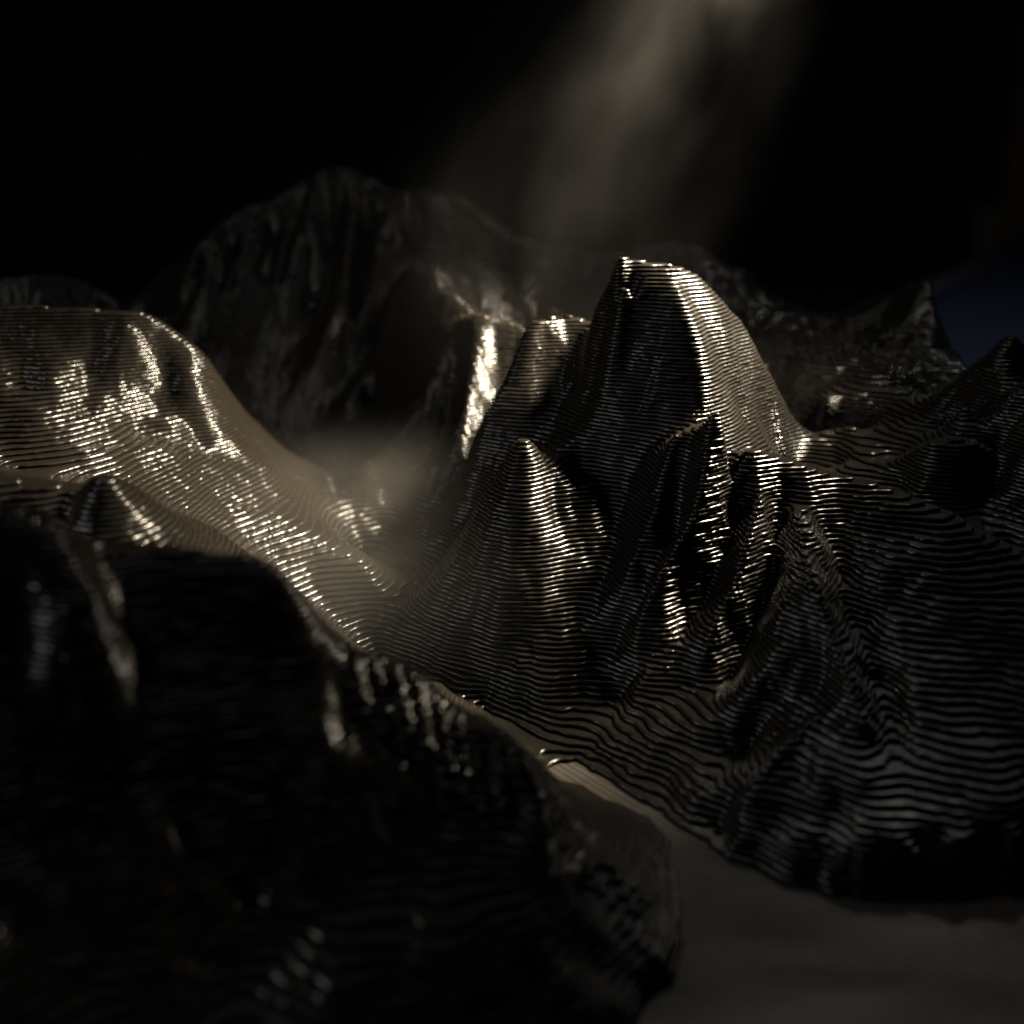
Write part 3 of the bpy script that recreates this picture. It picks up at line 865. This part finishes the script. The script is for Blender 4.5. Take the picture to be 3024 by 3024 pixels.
def smoke_mat():
    m = bpy.data.materials.new('smoke')
    m.use_nodes = True
    nt = m.node_tree
    N, L = nt.nodes.new, nt.links.new
    nt.nodes.remove(nt.nodes['Principled BSDF'])
    out = nt.nodes['Material Output']
    pv = N('ShaderNodeVolumePrincipled')
    pv.inputs['Color'].default_value = (0.9, 0.88, 0.84, 1)
    tc = N('ShaderNodeTexCoord')

    def math_node(op, a, b=None):
        k = N('ShaderNodeMath')
        k.operation = op
        for i, x in enumerate((a, b)):
            if x is None:
                continue
            if isinstance(x, (int, float)):
                k.inputs[i].default_value = x
            else:
                L(x, k.inputs[i])
        return k.outputs[0]

    def noise(scale, stretch, detail, lo, hi):
        mp = N('ShaderNodeMapping')
        mp.inputs['Scale'].default_value = stretch
        L(tc.outputs['Object'], mp.inputs['Vector'])
        n = N('ShaderNodeTexNoise')
        n.inputs['Scale'].default_value = scale
        n.inputs['Detail'].default_value = detail
        n.inputs['Distortion'].default_value = 0.5
        L(mp.outputs['Vector'], n.inputs['Vector'])
        r = N('ShaderNodeMapRange')
        r.inputs['From Min'].default_value = lo
        r.inputs['From Max'].default_value = hi
        L(n.outputs['Fac'], r.inputs['Value'])
        return r.outputs['Result']
    sep = N('ShaderNodeSeparateXYZ')
    L(tc.outputs['Object'], sep.inputs[0])
    t = math_node('DIVIDE', sep.outputs['Z'], PLUME_LEN)
    rad = math_node('SQRT', math_node('ADD', math_node('MULTIPLY', sep.outputs['X'], sep.outputs['X']), math_node('MULTIPLY', sep.outputs['Y'], sep.outputs['Y'])))
    wide = math_node('SUBTRACT', 2.1, math_node('MULTIPLY', t, 0.95))
    f = N('ShaderNodeMapRange')
    f.interpolation_type = 'SMOOTHSTEP'
    f.inputs['From Min'].default_value = 1.0
    f.inputs['From Max'].default_value = 0.0
    L(math_node('DIVIDE', rad, wide), f.inputs['Value'])
    core = N('ShaderNodeMapRange')
    core.interpolation_type = 'SMOOTHSTEP'
    core.inputs['From Min'].default_value = 0.85
    core.inputs['From Max'].default_value = 0.0
    L(rad, core.inputs['Value'])
    along = math_node('ADD', 0.33, math_node('MULTIPLY', math_node('MULTIPLY', core.outputs['Result'], 2.8), math_node('POWER', math_node('DIVIDE', math_node('MAXIMUM', t, 0.0), 0.75), 7.0)))
    low = N('ShaderNodeMapRange')
    low.interpolation_type = 'SMOOTHSTEP'
    low.inputs['From Min'].default_value = -0.06
    low.inputs['From Max'].default_value = 0.3
    L(t, low.inputs['Value'])
    puff = math_node('MULTIPLY', noise(0.75, (1.0, 1.0, 0.5), 4.0, 0.36, 0.66), noise(1.9, (1.0, 1.0, 0.6), 4.0, 0.25, 0.62))
    dens = math_node('MULTIPLY', math_node('MULTIPLY', puff, f.outputs['Result']), math_node('MULTIPLY', along, low.outputs['Result']))
    L(math_node('MULTIPLY', dens, SMOKE_DENSITY), pv.inputs['Density'])
    L(pv.outputs['Volume'], out.inputs['Volume'])
    return m


sv, sq = [], []
RINGS, SEG = 8, 24
for r in range(RINGS + 1):
    t = -0.05 + 1.08 * r / RINGS
    rr = 2.1 - 0.95 * t
    for k in range(SEG):
        a = 2 * math.pi * k / SEG
        sv.append((rr * math.cos(a), rr * math.sin(a), t * PLUME_LEN))
sv += [(0, 0, -0.05 * PLUME_LEN), (0, 0, 1.03 * PLUME_LEN)]
st = []
for r in range(RINGS):
    for k in range(SEG):
        a, b = r * SEG + k, r * SEG + (k + 1) % SEG
        sq.append((a, b, b + SEG, a + SEG))
for k in range(SEG):
    st.append((len(sv) - 2, (k + 1) % SEG, k))
    st.append((len(sv) - 1, RINGS * SEG + k, RINGS * SEG + (k + 1) % SEG))
smoke = mesh_obj('smoke', sv, st, sq, smoke_mat())
smoke.location = PLUME_LOW
smoke.rotation_euler = (PLUME_TOP - PLUME_LOW).to_track_quat('Z', 'Y').to_euler()
tag(smoke, 'pale warm smoke drifting down under the lamp behind the dome', 'smoke', kind='stuff')


def glow_haze_mat():  # thin volume whose brightness imitates the glow of the lit valley floor
    m = bpy.data.materials.new('valley_glow_haze')
    m.use_nodes = True
    nt = m.node_tree
    N, L = nt.nodes.new, nt.links.new
    nt.nodes.remove(nt.nodes['Principled BSDF'])
    pv = N('ShaderNodeVolumePrincipled')
    pv.inputs['Color'].default_value = (0.9, 0.87, 0.8, 1)
    tc = N('ShaderNodeTexCoord')
    ln = N('ShaderNodeVectorMath')
    ln.operation = 'LENGTH'
    L(tc.outputs['Object'], ln.inputs[0])
    f = N('ShaderNodeMapRange')
    f.interpolation_type = 'SMOOTHSTEP'
    f.inputs['From Min'].default_value = 1.0
    f.inputs['From Max'].default_value = 0.1
    L(ln.outputs['Value'], f.inputs['Value'])
    n = N('ShaderNodeTexNoise')
    n.inputs['Scale'].default_value = 1.6
    n.inputs['Detail'].default_value = 4
    L(tc.outputs['Object'], n.inputs['Vector'])
    r = N('ShaderNodeMapRange')
    r.inputs['From Min'].default_value = 0.3
    r.inputs['From Max'].default_value = 0.7
    r.inputs['To Max'].default_value = 0.065
    L(n.outputs['Fac'], r.inputs['Value'])
    mu = N('ShaderNodeMath')
    mu.operation = 'MULTIPLY'
    L(f.outputs['Result'], mu.inputs[0])
    L(r.outputs['Result'], mu.inputs[1])
    L(mu.outputs[0], pv.inputs['Density'])
    L(pv.outputs['Volume'], nt.nodes['Material Output'].inputs['Volume'])
    return m


hv, hq = [], []
for r in range(1, 10):
    ph = math.pi * r / 10
    for k in range(20):
        a = 2 * math.pi * k / 20
        hv.append((math.sin(ph) * math.cos(a), math.sin(ph) * math.sin(a), math.cos(ph)))
for r in range(8):
    for k in range(20):
        a, b = r * 20 + k, r * 20 + (k + 1) % 20
        hq.append((a, a + 20, b + 20, b))
hv += [(0, 0, 1), (0, 0, -1)]
ht = [(180, k, (k + 1) % 20) for k in range(20)] + [(181, 160 + (k + 1) % 20, 160 + k) for k in range(20)]
glow_haze = mesh_obj('smoke', hv, ht, hq, glow_haze_mat())  # added haze, stands in for direct light on the valley floor
glow_haze.location = (-1.3, 7.7, 0.6)
glow_haze.scale = (2.1, 2.6, 1.1)
tag(glow_haze, 'low warm haze added for the glow of the lit valley floor between the rounded hill and the rear mountain', 'smoke', kind='stuff')
